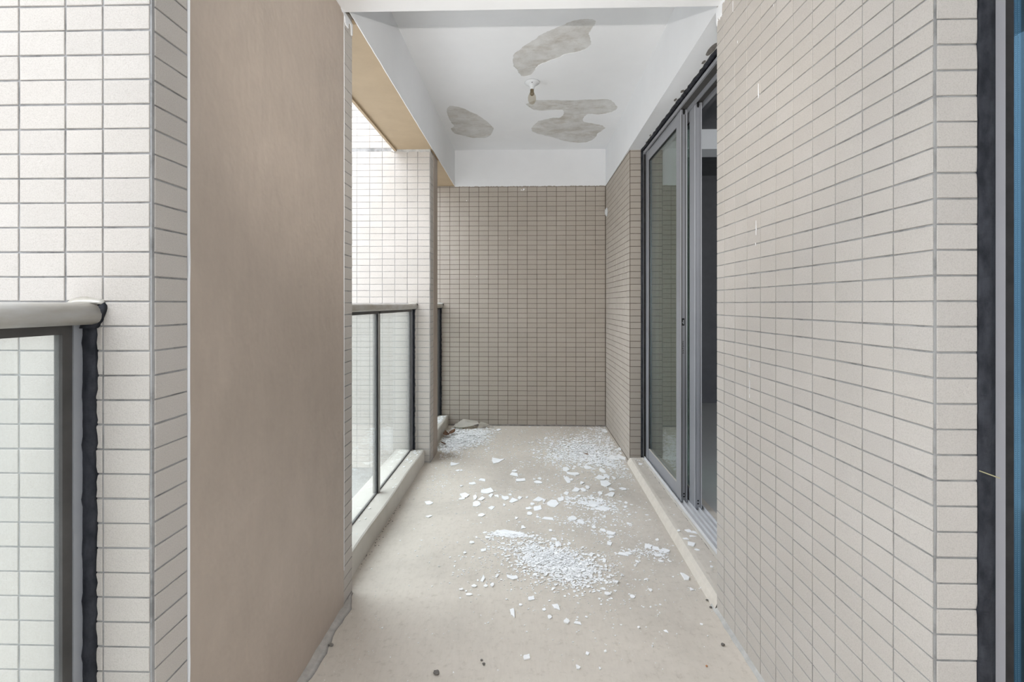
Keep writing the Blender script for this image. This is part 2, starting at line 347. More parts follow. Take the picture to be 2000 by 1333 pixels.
FLAKES = [(-0.221, 3.958, 0.099, 0.14), (-0.087, 3.643, 0.058, 0.084), (-0.085, 3.722, 0.038, 0.038), (-0.037, 3.533, 0.068, 0.068), (0.086, 3.492, 0.055, 0.055), (0.1, 3.564, 0.028, 0.046), (0.062, 3.547, 0.02, 0.027), (-0.311, 3.525, 0.048, 0.056), (-0.372, 3.457, 0.047, 0.048), (-0.257, 3.325, 0.083, 0.1), (-0.402, 3.242, 0.063, 0.086), (-0.41, 3.182, 0.036, 0.037), (-0.329, 3.207, 0.026, 0.084), (-0.285, 3.189, 0.043, 0.064), (-0.307, 3.104, 0.049, 0.079), (-0.229, 3.238, 0.029, 0.066), (-0.191, 3.229, 0.029, 0.038), (-0.133, 3.203, 0.047, 0.074), (-0.076, 3.167, 0.057, 0.082), (-0.038, 3.205, 0.029, 0.046), (0.007, 3.216, 0.018, 0.034), (-0.104, 3.256, 0.022, 0.035), (0.079, 3.19, 0.072, 0.074), (0.118, 3.164, 0.021, 0.063), (0.169, 3.121, 0.071, 0.105), (0.223, 3.194, 0.036, 0.074), (0.267, 3.29, 0.037, 0.059), (0.264, 3.141, 0.018, 0.032), (-0.211, 3.042, 0.041, 0.05), (-0.262, 2.94, 0.04, 0.047), (-0.61, 3.108, 0.053, 0.053), (-0.571, 2.911, 0.036, 0.031), (0.017, 3.045, 0.034, 0.042), (0.072, 3.049, 0.048, 0.076), (0.042, 3.108, 0.028, 0.035), (0.023, 2.966, 0.03, 0.04), (0.127, 2.9, 0.066, 0.038), (0.069, 2.924, 0.02, 0.028), (0.297, 3.553, 0.044, 0.137), (0.325, 3.554, 0.032, 0.046), (0.306, 3.771, 0.051, 0.103), (0.348, 3.672, 0.091, 0.073), (0.474, 3.819, 0.06, 0.079), (0.575, 3.753, 0.042, 0.101), (0.541, 3.606, 0.073, 0.105), (0.587, 3.619, 0.041, 0.082), (0.557, 3.479, 0.071, 0.12), (0.635, 3.593, 0.024, 0.058), (0.393, 3.485, 0.031, 0.055), (0.337, 3.361, 0.061, 0.081), (0.386, 3.357, 0.038, 0.071), (0.422, 3.405, 0.027, 0.063), (0.581, 3.368, 0.042, 0.061), (0.559, 3.284, 0.056, 0.087), (0.656, 3.384, 0.05, 0.051), (0.345, 3.25, 0.026, 0.029), (0.43, 3.26, 0.022, 0.023), (0.492, 3.306, 0.03, 0.059), (0.65, 3.899, 0.053, 0.082), (0.78, 4.073, 0.064, 0.14), (0.715, 4.071, 0.101, 0.119), (0.631, 3.148, 0.02, 0.032), (0.613, 3.078, 0.015, 0.031), (0.279, 2.911, 0.039, 0.061), (0.316, 2.86, 0.039, 0.066), (0.255, 2.896, 0.026, 0.06), (0.464, 2.94, 0.017, 0.039), (0.382, 2.797, 0.025, 0.035), (0.467, 2.725, 0.043, 0.047), (0.468, 3.052, 0.103, 0.05), (0.421, 3.11, 0.056, 0.07), (0.362, 3.144, 0.05, 0.053), (-0.053, 2.902, 0.018, 0.033), (-0.134, 3.091, 0.015, 0.035), (-0.441, 3.4, 0.019, 0.025), (0.136, 2.749, 0.017, 0.022), (-0.013, 2.786, 0.025, 0.042), (-0.27, 4.938, 0.045, 0.066), (-0.513, 3.72, 0.034, 0.04), (-0.483, 3.721, 0.021, 0.035), (-0.555, 3.865, 0.07, 0.081), (0.775, 4.914, 0.055, 0.13), (0.806, 4.309, 0.044, 0.083), (0.474, 3.183, 0.043, 0.046), (0.583, 2.846, 0.016, 0.026), (0.866, 3.771, 0.034, 0.037), (-0.265, 2.941, 0.034, 0.044), (0.023, 2.969, 0.03, 0.045), (0.13, 2.903, 0.059, 0.029), (0.139, 2.748, 0.016, 0.021), (0.149, 2.645, 0.03, 0.024), (0.424, 2.756, 0.032, 0.035), (0.438, 2.609, 0.03, 0.047), (0.733, 2.3, 0.03, 0.054), (0.728, 2.2, 0.016, 0.022), (0.545, 2.188, 0.014, 0.022), (0.457, 2.139, 0.021, 0.026), (0.353, 2.155, 0.028, 0.023), (0.406, 2.245, 0.026, 0.021), (-0.062, 2.272, 0.052, 0.036), (-0.055, 2.01, 0.02, 0.056), (-0.021, 2.066, 0.015, 0.015), (0.023, 2.114, 0.027, 0.031), (0.075, 2.039, 0.015, 0.019), (0.124, 2.055, 0.03, 0.039), (0.096, 1.99, 0.017, 0.023), (0.161, 1.964, 0.023, 0.027), (0.202, 1.954, 0.028, 0.018), (0.241, 1.993, 0.01, 0.009), (0.003, 1.761, 0.023, 0.025), (0.221, 1.785, 0.015, 0.016), (0.286, 1.798, 0.009, 0.011), (0.181, 1.717, 0.015, 0.017), (0.255, 1.714, 0.007, 0.011), (0.535, 1.914, 0.014, 0.018), (0.437, 1.935, 0.01, 0.01), (0.464, 1.829, 0.006, 0.009), (0.548, 2.275, 0.016, 0.014), (0.54, 2.429, 0.015, 0.022), (0.525, 2.391, 0.012, 0.02), (0.382, 2.44, 0.021, 0.048), (-0.306, 2.491, 0.016, 0.02), (-0.282, 2.597, 0.026, 0.025), (-0.265, 2.658, 0.012, 0.016), (-0.215, 2.523, 0.026, 0.032), (-0.199, 2.655, 0.038, 0.029), (-0.196, 2.26, 0.018, 0.053), (-0.15, 2.209, 0.016, 0.028), (-0.178, 2.203, 0.019, 0.022), (-0.229, 2.201, 0.025, 0.022), (-0.244, 2.136, 0.028, 0.017), (-0.283, 2.172, 0.019, 0.015), (-0.132, 2.285, 0.017, 0.024), (0.864, 2.661, 0.034, 0.042), (0.89, 2.649, 0.021, 0.03), (0.867, 2.605, 0.033, 0.016), (0.82, 2.572, 0.026, 0.019), (0.832, 2.519, 0.043, 0.045), (0.841, 2.464, 0.025, 0.02), (0.696, 2.655, 0.017, 0.023), (0.633, 2.584, 0.044, 0.046), (0.664, 2.562, 0.037, 0.045), (0.709, 2.541, 0.044, 0.037), (0.661, 2.497, 0.043, 0.028), (0.659, 2.435, 0.024, 0.019), (0.854, 2.309, 0.013, 0.02), (0.813, 2.668, 0.015, 0.02), (0.484, 2.499, 0.05, 0.036), (0.514, 2.507, 0.029, 0.029), (0.459, 2.731, 0.039, 0.034), (0.458, 2.681, 0.031, 0.025), (0.325, 2.487, 0.025, 0.035), (0.168, 2.594, 0.03, 0.054), (-0.13, 2.723, 0.071, 0.051), (-0.074, 2.716, 0.078, 0.051), (-0.035, 2.7, 0.055, 0.042)]
# ------------------------------------------------------------ setting: floor and walls
FLOOR = MB().box(-1.05, 3.0, -1.6, 5.4, -.16, 0).build('floor', 'cement_floor')
tag(FLOOR, 'pale beige trowelled cement floor of the balcony', 'floor', kind='structure')

ZT = 3.2
# near left wall: tiled front face, taupe inner face, tiled far edge
WL = MB().box(-1.74, -.757, .985, 2.142, -.6, ZT).build('wall_left', 'grout_light')
tag(WL, 'thick taupe wall on the left with tiled edges and front', 'wall', kind='structure')
lay_tiles([((0, .985, 0), 0, cols_from([-1.732,-1.632,-1.532,-1.432,-1.332,-1.232,-1.132,-1.032,-.935,-.857,-.7590]), row_list(-.59, ZT)),
           ((-.757, 0, 0), PI/2, [(.990, 1.089)], row_list(0, ZT)),
           ((-.757, 0, 0), PI/2, [(2.039, 2.140)], row_list(0, ZT))], WL)
bm = MB()
n = 26
ring = []
for i in range(n+1):            # plaster coat with slightly ragged vertical edges
    z = ZT*i/n
    ring.append([(-.758, 1.0925+random.uniform(-.001, .001), z), (-.7525, 1.0935+random.uniform(-.001, .001), z),
                 (-.7525, 2.034+random.uniform(-.002, .002), z), (-.758, 2.036+random.uniform(-.002, .002), z)])
bm.sweep(ring).build('plaster_coat', 'taupe_plaster', WL)
# white paint line left along the plaster's far edge
bm = MB(); ring = []
for i in range(61):
    z = .15+2.3*i/60; a = max(0, random.gauss(.0004, .0012)) if z > .7 else .0
    ring.append([(-.757, 2.0355, z), (-.7525, 2.0352-a, z), (-.7512, 2.0365, z), (-.7525, 2.0372+a, z)])
bm.sweep(ring).build('paint_edge', 'white_paint', WL)
bm = MB(); ring = []
for i in range(61):
    z = .1+3*i/60; a = max(0, random.gauss(-.0006, .0011))
    ring.append([(-.757, 1.0905, z), (-.7524, 1.0921-a, z), (-.7521, 1.0926, z), (-.7524, 1.0931+a, z)])
bm.sweep(ring).build('paint_edge', 'white_paint', WL)
# dirty mortar fillet at the wall's foot
bm = MB(); ring = []
for i in range(41):
    y = .99+(2.135-.99)*i/40; wd = .034+.006*math.sin(i*.55)+random.uniform(-.003, .003); h = .012+random.uniform(-.002, .003)
    if y > 2.02: wd *= max(.15, 1-(y-2.02)*9); h *= .5
    ring.append([(-.757, y, 0), (-.754+wd, y, 0), (-.756+wd*.55, y, h*.35), (-.752, y, h), (-.757, y, h)])
bm.sweep(ring).build('mortar_fillet', 'foot_mortar', WL, True)

# near right wall: tiled, its corner towards the window
A = Vector((.797, .992, 0)); B = Vector((.783, 2.055, 0)); dr = (A-B).normalized(); rzR = math.atan2(dr.y, dr.x)
nrm = Matrix.Rotation(rzR, 3, 'Z') @ Vector((0, -1, 0))
WR = MB().prism([(A.x, A.y), (.895, .992), (.895, 2.055), (B.x, B.y)], -.05, ZT).build('wall_right', 'grout')
tag(WR, 'cream tiled wall in the right foreground', 'wall', kind='structure')
L = (A-B).length
lay_tiles([((B.x, B.y, 0), rzR, [(L-b, L-a) for a, b in cols_from([.0, .104, .201, .301, .400, .498, .596, .695, .793, .892, .990, L])], row_list(0, ZT)),
           ((0, .992, 0), 0, [(.7995, .879)], row_list(0, ZT))], WR)
# white paint drips on the near right wall
def drip(y, z0, z1, wd):
    x = A.x+(B.x-A.x)*(y-A.y)/(B.y-A.y)-TH
    bm = MB(); R = []; m = max(3, int((z1-z0)/.012))
    for i in range(m+1):
        z = z0+(z1-z0)*i/m; a = wd*random.uniform(.25, 1.0)*(.4 if i in (0, m) else 1)
        R.append([(x+.001, y-a, z), (x-.0012, y-a*.5, z), (x-.0012, y+a*.5, z), (x+.001, y+a, z)])
    bm.sweep(R).build('paint_drip', 'white_paint', WR)
for q in ((1.716, 1.49, 1.54, .0022), (1.720, 1.455, 1.465, .002), (1.763, .945, .99, .0014), (1.764, .925, .94, .003), (1.7635, 1.03, 1.055, .0012), (1.766, 1.085, 1.10, .0014),
          (1.90, 2.36, 2.40, .002), (1.70, 1.95, 2.0, .0025), (1.86, 2.22, 2.23, .002), (1.60, 2.20, 2.208, .002)): drip(*q)
# mortar along its foot
bm = MB(); ring = []
for i in range(31):
    y = .99+1.1*i/30; x = A.x+(B.x-A.x)*(y-A.y)/(B.y-A.y); wd = .013+random.uniform(-.003, .004)
    ring.append([(x+.01, y, 0), (x-TH-wd, y, 0), (x-TH-wd*.6, y, .006), (x-TH*.6, y, .012), (x+.01, y, .012)])
bm.sweep(ring).build('mortar_fillet', 'grey_mortar', WR)

# far right pier beyond the door
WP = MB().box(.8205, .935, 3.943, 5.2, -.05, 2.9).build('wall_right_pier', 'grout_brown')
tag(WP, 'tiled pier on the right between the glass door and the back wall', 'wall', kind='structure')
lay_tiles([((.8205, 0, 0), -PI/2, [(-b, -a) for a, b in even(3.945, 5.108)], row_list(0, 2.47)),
           ((0, 3.943, 0), 0, [(.8225, .908)], row_list(.045, 2.475))], WP, mat='tile_browner')
# back wall
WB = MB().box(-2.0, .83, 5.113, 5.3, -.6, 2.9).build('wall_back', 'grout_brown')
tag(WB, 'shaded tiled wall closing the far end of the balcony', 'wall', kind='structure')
lay_tiles([((0, 5.113, 0), 0, cols_from([-1.386,-1.286,-1.186,-1.086,-.987,-.887,-.785,-.685,-.585,-.485,-.385,-.285,-.185,-.086,.0145,.114,.214,.314,.414,.514,.613,.712,.8135]), row_list(0, 2.472))], WB, mat='tile_browner')
bm = MB(); ring = []
for i in range(25):
    x = -.80+1.62*i/24; h = .012+random.uniform(-.003, .005)
    ring.append([(x, 5.115, 0), (x, 5.100, 0), (x, 5.104, h), (x, 5.115, h)])
bm.sweep(ring).build('joint_strip', 'dark_mortar', WB)
# paint spatters near the top of the back wall
for x, z, s in ((-.02, 2.435, .009), (-.045, 2.428, .006), (-.028, 2.425, .005), (-.61, 2.32, .005), (-.505, 1.54, .004), (-.17, 1.93, .003)):
    MB().lathe([(s*.3, 0), (s, .001), (s*.8, .003), (s*.2, .004)], 7, (0, 0)).build('paint_spot', 'flake_white', WB)
    o = C.objects[-1]; o.rotation_euler = (PI/2, 0, 0); o.location = Vector((x, 5.1105, z))-wloc(WB)

# outer left wall: facade fin and pier
WO = MB().box(-1.545, -.7535, 3.894, 4.19, -1.2, 4.6).build('wall_outer', 'grout_light')
tag(WO, 'bright tiled facade wall and pier beyond the left railing', 'wall', kind='structure')
oc = cols_from([-1.535,-1.435,-1.335,-1.233,-1.133,-1.033,-.934,-.851,-.7555])
lay_tiles([((0, 3.894, 0), 0, oc, row_list(-1.0, 2.462)), ((0, 3.894, 0), 0, oc, [(2.486+.05*i, 2.536+.05*i) for i in range(40)]),
           ((-.7535, 0, 0), PI/2, [(3.897, 4.02)], row_list(0, 2.46))], WO)
MB().box(-.7535, -.7485, 4.024, 4.19, 0, 2.47).build('plaster_coat', 'brown_paint', WO)
bm = MB(); ring = []
for i in range(31):             # ragged putty under the beam
    x = -1.06+.31*i/30; a = random.uniform(.004, .016)
    ring.append([(x, 3.895, 2.478), (x, 3.884, 2.476), (x, 3.886, 2.462-a*.6), (x, 3.895, 2.464-a)])
bm.sweep(ring).build('putty_strip', 'grey_mortar', WO)

# kerbs under the railings
def kerb(y0, y1, label):
    bm = MB(); n = 24; ring = []
    for i in range(n+1):
        y = y0+(y1-y0)*i/n; j = random.uniform(-.003, .003); q = .003*math.sin(y*7)
        ring.append([(-1.02, y, -.3), (-.797+j*.5, y, 0), (-.801+q, y, .092), (-.804+q, y, .1025), (-.812+q, y, .1065), (-1.02, y, .110)])
    return tag(bm.sweep(ring).build('kerb', 'cement_cream'), label, 'kerb', kind='structure')
kerb(2.142, 3.893, 'low cream cement kerb under the middle left railing')
kerb(4.19, 5.112, 'short cement kerb beside the back left corner')
kerb(-1.6, .984, 'cement kerb under the nearest left railing')

# door threshold
bm = MB(); ring = []
for i in range(25):
    y = 2.055+(3.942-2.055)*i/24; x = .784+(.812-.784)*(y-2.055)/(3.942-2.055)+random.uniform(-.002, .002)
    ring.append([(x-.012, y, 0), (x, y, .028), (x+.012, y, .041), (x+.03, y, .045), (1.1, y, .045), (1.1, y, -.02)])
TS = tag(bm.sweep(ring).build('kerb', 'cement_floor'), 'raised cement threshold in front of the sliding glass door', 'threshold', kind='structure')
bm = MB(); ring = []
for i in range(49):
    y = 2.055+(3.942-2.055)*i/48; x = .784+(.812-.784)*(y-2.055)/(3.942-2.055)
    a = random.uniform(.001, .005)
    ring.append([(x-.013-a*.3, y, 0), (x-.001-a*.1, y, .0288), (x+.0112, y, .0422), (x+.018+a, y, .0449), (x+.018+a, y, .040), (x, y, 0)])
bm.sweep(ring).build('worn_edge', 'cement_edge', TS)

# ------------------------------------------------------------ setting: ceiling and beams
CE = MB().box(-1.05, 1.1, 2.0, 5.3, 2.843, 3.0).build('ceiling', 'bare_concrete')
tag(CE, 'white balcony ceiling with grey patches of peeled paint', 'ceiling', kind='structure')
cu = bpy.data.curves.new('coat', 'CURVE'); cu.dimensions = '2D'; cu.fill_mode = 'BOTH'; cu.extrude = .0014
def loop(pts):
    s = cu.splines.new('POLY'); s.points.add(len(pts)-1); s.use_cyclic_u = True
    for p, q in zip(s.points, pts): p.co = (q[0], q[1], 0, 1)
def rough(pts, amp=.003, m=4):
    out = []
    for (x0, y0), (x1, y1) in zip(pts, pts[1:]+pts[:1]):
        for i in range(m):
            f = i/m; out.append((x0+(x1-x0)*f+random.uniform(-amp, amp), y0+(y1-y0)*f+random.uniform(-amp, amp)))
    return out
loop([(-.745, 2.02), (.83, 2.02), (.83, 5.12), (-.745, 5.12)])
for p in PEELED: loop(rough(p))
tmp = bpy.data.objects.new('coat', cu); C.objects.link(tmp); bpy.context.view_layer.update()
me = bpy.data.meshes.new_from_object(tmp.evaluated_get(bpy.context.evaluated_depsgraph_get())); bpy.data.objects.remove(tmp)
me.materials.clear(); me.name = 'paint_coat'
o = link_mesh('paint_coat', me, 'white_paint', CE); o.location = Vector((0, 0, 2.8416))-wloc(CE); o['label'] = 'white ceiling paint, peeled away in three large patches'

def beam(x0, x1, y0, y1, z0, mat, label): 
    return tag(MB().box(x0, x1, y0, y1, z0, 3.0).build('ceiling_beam', mat), label, 'beam', kind='structure')
BL = beam(-1.035, -.735, 2.142, 5.113, 2.472, 'tan_paint', 'left ceiling beam with tan underside and white inner face')
def coat(parent, axis, pos, a0, a1, z0, z1, thick, amp=.0025, seg=60):
    """thin coat of white paint on a beam's face, with a ragged lower edge"""
    bm = MB(); R = []
    for i in range(seg+1):
        a = a0+(a1-a0)*i/seg; zz = z0+random.uniform(-amp, amp)
        if axis == 'x': R.append([(pos, a, zz), (pos+thick, a, zz), (pos+thick, a, z1), (pos, a, z1)])
        else: R.append([(a, pos, zz), (a, pos+thick, zz), (a, pos+thick, z1), (a, pos, z1)])
    return bm.sweep(R).build('paint_coat', 'white_paint', parent)
coat(BL, 'x', -.735, 2.03, 5.108, 2.470, 2.841, .004, .0012)
MB().box(-1.035, -1.018, 2.142, 3.9, 2.458, 2.473).build('drip_edge', 'tan_paint', BL)
BR = tag(MB().prism([(.790, 2.03), (1.06, 2.03), (1.06, 5.113), (.819, 5.113)], 2.470, 3.0).build('ceiling_beam', 'white_paint'),
         'white ceiling beam above the glass door', 'beam', kind='structure')
BB = beam(-1.035, .83, 5.108, 5.3, 2.472, 'white_paint', 'white ceiling beam above the back wall')
coat(BB, 'y', 5.1075, -.731, .817, 2.466, 2.841, -.004, .004, 160)
BF = beam(-.757, 1.1, 1.76, 2.034, 2.462, 'white_paint', 'white crossbeam overhead at the top of the view')
# ragged white paint where the crossbeam meets the tiled wall
bm = MB(); R = []
for i in range(41):
    y = 1.90+.16*i/40; x = A.x+(B.x-A.x)*(y-A.y)/(B.y-A.y)-TH
    dpt = .010+random.uniform(0, .012)+(.05+random.uniform(-.03, .012) if y > 2.0 else 0)
    R.append([(x+.004, y, 2.462-dpt), (x-.0012, y, 2.463-dpt*.9), (x-.0012, y, 2.463), (x+.004, y, 2.463)])
bm.sweep(R).build('paint_fringe', 'white_paint', BF)
bm = MB(); R = []
for i in range(31):
    y = 2.0+.138*i/30; dpt = .008+random.uniform(0, .01)+(.03 if 2.05 < y < 2.09 else 0)+(.035 if y > 2.12 else 0)
    R.append([(-.758, y, 2.466-dpt), (-.7520, y, 2.466-dpt*.9), (-.7515, y, 2.470), (-.758, y, 2.470)])
bm.sweep(R).build('paint_fringe', 'white_paint', BF)

tag(MB().box(-.757, 3.0, .35, 1.758, 2.9, 3.05).build('ceiling', 'white_paint'), 'roof slab added beside the crossbeam, out of view, to shade the near part', 'ceiling', kind='structure')  # added slab, unseen: keeps overhead sky off the near walls
tag(MB().box(.0, 3.0, -1.6, .348, 2.9, 3.05).build('ceiling', 'white_paint'), 'roof slab added over the right near part, out of view, to cut overhead light', 'ceiling', kind='structure')  # second added slab, unseen: dims the tiled corner by the window
# added, unseen walls behind and beside the photographer, holding back sky and side light
tag(MB().box(-6.5, 3.0, -1.8, -1.6, -.6, 5.5).build('wall_near_added', 'plain_render'), 'plain wall added behind the viewer, out of view, to hold back sky light', 'wall', kind='structure')
tag(MB().box(2.6, 2.8, -.3, 1.0, 0, 2.9).build('wall_side_added', 'plain_render'), 'side wall added out of view to cut light from the right', 'wall', kind='structure')
# ------------------------------------------------------------ railings
def handrail(y0, y1, xc=-.883, z0=1.213, z1=1.258, hw=.033, cap=True):
    prof = []
    zc, hh = (z0+z1)/2, (z1-z0)/2
    for i in range(20):
        a = 2*PI*i/20; cx, cz = math.cos(a), math.sin(a)
        prof.append((xc+hw*math.copysign(abs(cx)**.6, cx), zc+hh*math.copysign(abs(cz)**.75, cz)))
    bm = MB(); return bm.sweep([[(x, y, z) for x, z in prof] for y in [y0+(y1-y0)*i/8 for i in range(9)]])
def glass_railing(y0, y1, posts, label, end_seal, xg=-.905):
    t = empty('glass_railing', (xg, (y0+y1)/2, .108), label, 'railing')
    handrail(y0, y1-.012).build('handrail', 'rail_enamel', t, True)
    MB().box(xg-.020, xg+.016, y0, y1-.045, 1.196, 1.214).build('top_channel', 'dark_frame', t)
    MB().box(xg-.007, xg+.007, y0, y1-.045, .108, .113).build('bottom_channel', 'dark_frame', t)
    ys = [y0]+posts+[y1]
    for i, (a, b) in enumerate(zip(ys, ys[1:])):
        MB().box(xg-.004, xg+.004, a+.02, b-.02 if b != y1 else b-.047, .112, 1.20).build('glass_pane', 'railing_glass', t)
    for p in posts:
        f = MB().box(xg-.02, xg+.016, p-.015, p+.015, .106, 1.214).bevel(.004).build('post', 'post_grey', t)
        MB().box(xg-.012, xg+.012, p-.017, p+.017, .110, 1.20).build('gasket', 'dark_gasket', f)
    f = MB().box(xg-.006, xg+.014, y1-.030, y1-.004, .106, 1.214).bevel(.003).build('post', 'post_light', t)
    MB().box(xg-.006, xg+.011, y1-.051, y1-.029, .108, 1.214).build('gasket', 'dark_frame', f)
    # ragged bead of black sealant between the end post and the tiles, and a blob round the rail's end
    bm = MB(); R = []; x0, x1 = end_seal
    for i in range(71):
        z = .108+1.10*i/70; j = random.uniform(-.0022, .0022); b = random.uniform(-.001, .001); lump = .003*max(0, math.sin(z*60))**6
        R.append([(x0-.006, y1, z), (x0-.002, y1-.010-lump, z), ((x0+x1)/2, y1-.0125+b-lump, z), (x1-.003+j, y1-.008, z), (x1+j, y1-.001, z)])
    for q in range(10):
        f = q/9; z = 1.206+.052*f; s = .034*math.sin(f*1.5); e = 1 if f < .7 else math.sqrt(max(.05, 1-((f-.7)/.31)**2))
        xa, xb = x0-.006+s, x1+.002+s*.62
        xm = (xa+xb)/2; R.append([(xm+(xa-xm)*e, y1, z), (xm+(xa-xm)*e, y1-.016*e, z), (xm, y1-.021*e, z), (xm+(xb-xm)*e, y1-.013*e, z), (xm+(xb-xm)*e, y1-.001, z)])
    bm.sweep(R).build('sealant_bead', 'sealant', t, True)
    bm = MB(); R = []
    for q in range(7):
        x = -.925+.012*q; h = .010*math.sin(PI*(q+.6)/7.2)
        R.append([(x, y1, 1.262+h), (x, y1-.010-.006*math.sin(q), 1.256+h*.7), (x, y1-.022, 1.2575), (x, y1, 1.25)])
    bm.sweep(R).build('putty_cap', 'rail_enamel', t, True)
    return t
glass_railing(-1.2, .985, [-.3], 'off-white handrail with milky glass in the left foreground', (-.893, -.868))
glass_railing(2.142, 3.894, [2.995], 'two-pane glass railing between the taupe wall and the bright pier', (-.893, -.872))
glass_railing(4.19, 5.110, [], 'short glass railing beside the back wall, behind the pier', (-.893, -.868))
# water-spotted marks on the nearest post
PS = [o for o in C.objects if o.name.startswith('post')]

# ------------------------------------------------------------ sliding door
D1 = empty('door_1', (.97, 3.05, .045), 'grey aluminium sliding glass door standing partly open on the right', 'door', kind='structure')
DX0, DX1, DY0, DY1, DZ0, DZ1 = .922, 1.045, 2.075, 3.942, .045, 2.462
fr = MB()
fr.box(DX0, DX1, DY1-.030, DY1, DZ0, DZ1)            # far jamb
fr.box(DX0, DX1, DY0-.02, DY0+.03, DZ0, DZ1)         # near jamb
fr.box(DX0, DX0+.010, DY0, DY1-.03, DZ1-.032, DZ1)   # head: front lip, web and inner lips
fr.box(DX0, DX1, DY0, DY1-.03, DZ1-.012, DZ1)
fr.box(DX0+.052, DX0+.060, DY0, DY1-.03, DZ1-.05, DZ1-.01)
fr.box(DX1-.012, DX1, DY0, DY1-.03, DZ1-.05, DZ1-.01)
FR = fr.build('frame', 'aluminium', D1)
MB().box(DX0-.002, DX0+.012, DY1-.045, DY1-.030, DZ0, DZ1-.04).build('gasket', 'dark_gasket', FR)
MB().box(DX0+.010, DX0+.052, DY0, DY1-.03, DZ1-.026, DZ1-.012).box(DX0+.060, DX1-.012, DY0, DY1-.03, DZ1-.026, DZ1-.012).build('head_channel', 'dark_frame', FR)
tr = MB()
tr.box(DX0-.004, DX1, DY0, DY1-.03, DZ0, DZ0+.006)
for x in (DX0, DX0+.030, DX0+.058, DX0+.086, DX1-.006): tr.box(x, x+.005, DY0, DY1-.03, DZ0+.004, DZ0+.022)
tr.build('track', 'track_metal', D1)
def sash(x0, x1, y0, y1, label=None):
    """one sliding leaf: two stiles, two rails, a glass pane, a spacer and end-cap holes"""
    z0, z1 = DZ0+.012, DZ1-.030; sw = .083
    S = MB()
    for a, b in ((y0, y0+sw), (y1-sw, y1)): S.box(x0, x1, a, b, z0, z1)
    S.box(x0+.003, x1-.003, y0+sw, y1-sw, z0, z0+.085); S.box(x0+.003, x1-.003, y0+sw, y1-sw, z1-.075, z1)
    s = S.build('sash', 'aluminium', D1)
    e = MB()                                         # darker recessed groove and pale lips on the stile's end
    e.box(x0+.004, x1-.010, y0-.0015, y0+.002, z0+.03, z1-.03); e.build('end_groove', 'aluminium' if x0 > .96 else 'dark_frame', s)
    e = MB().box(x0+.010, x1-.014, y0-.003, y0+.002, z0+.03, z1-.03); e.build('end_strip', 'aluminium', s)
    for xx in (x0, x1-.005): MB().box(xx, xx+.005, y0-.004, y0+.001, z0, z1).build('end_lip', 'aluminium_light', s)
    xm = (x0+x1)/2
    for dz in (.028, .045, z1-z0-.03):
        MB().box(xm-.0045, xm+.0045, y0-.0045, y0, z0+dz, z0+dz+.008).build('screw_hole', 'hole_black', s)
    MB().box(xm-.006, xm+.006, y0-.006, y0, z1-.022, z1+.001).build('roller_slot', 'hole_black', s)
    g = MB(); g.box(x0+.012, x0+.017, y0+sw-.008, y1-sw+.008, z0+.077, z1-.067); G = g.build('glass_pane', 'door_glass', s)
    q = MB()
    for (a, b, c_, d) in ((y0+sw, y0+sw+.006, z0+.085, z1-.075), (y1-sw-.006, y1-sw, z0+.085, z1-.075)): q.box(x0+.006, x0+.011, a, b, c_, d)
    q.box(x0+.006, x0+.011, y0+sw, y1-sw, z1-.081, z1-.075); q.build('gasket', 'dark_gasket', s)
    MB().box(x0+.005, x0+.013, y0+sw, y1-sw, z0+.085, z0+.089).build('glazing_bead', 'cement_cream', s)
    q = MB().box(x0+.018, x0+.028, y1-sw-.012, y1-sw, z0+.09, z1-.08); q.build('spacer_bar', 'spacer_metal', s)
    q = MB().box(x0+.030, x0+.035, y0+sw-.008, y1-sw+.008, z0+.077, z1-.067); q.build('glass_pane', 'door_glass', s)
    return s
s1 = sash(DX0+.014, DX0+.054, 3.035, DY1-.030)
s2 = sash(DX0+.062, DX0+.104, 2.930, 3.80)
# lock and small dark lettering strip on the first leaf's edge
lx = DX0+.030
MB().box(lx-.009, lx+.007, 3.0305, 3.034, 1.124, 1.168).build('lock_plate', 'hole_black', s1)
MB().box(lx-.002, lx+.002, 3.028, 3.032, 1.132, 1.158).box(lx-.006, lx+.002, 3.028, 3.032, 1.140, 1.145).build('latch', 'aluminium_light', s1)
g = MB(); rr = random.Random(3)
for i in range(6):                                   # worn, unreadable print
    z = .955+.0135*i
    g.box(lx-.006, lx+.004, 3.0312, 3.032, z, z+.0022); g.box(lx-.006+.008*rr.random(), lx+.003, 3.0312, 3.032, z+.0055, z+.0075)
    xx = lx-.006+.008*rr.random(); g.box(xx, xx+.002, 3.0312, 3.032, z, z+.0085)
g.build('worn_print', 'dark_frame', s1)
# black sealant round the frame
bm = MB(); R = []
for i in range(71):
    z = DZ0+(DZ1-DZ0+.012)*i/70; j = random.uniform(-.0015, .0015)
    R.append([(.906+j, DY1+.001, z), (.908+j, DY1-.006, z), (.922, DY1-.007, z), (.926, DY1+.001, z)])
bm.sweep(R).build('sealant_bead', 'sealant', D1, True)
bm = MB(); R = []
for i in range(61):
    y = DY0+(DY1-DY0)*i/60; j = random.uniform(-.005, .003)
    R.append([(.905+j, y, DZ1+.008), (.908+j, y, DZ1+.001), (.921, y, DZ1-.006), (.924, y, DZ1-.002), (.924, y, DZ1+.008)])
bm.sweep(R).build('sealant_bead', 'sealant', D1, True)
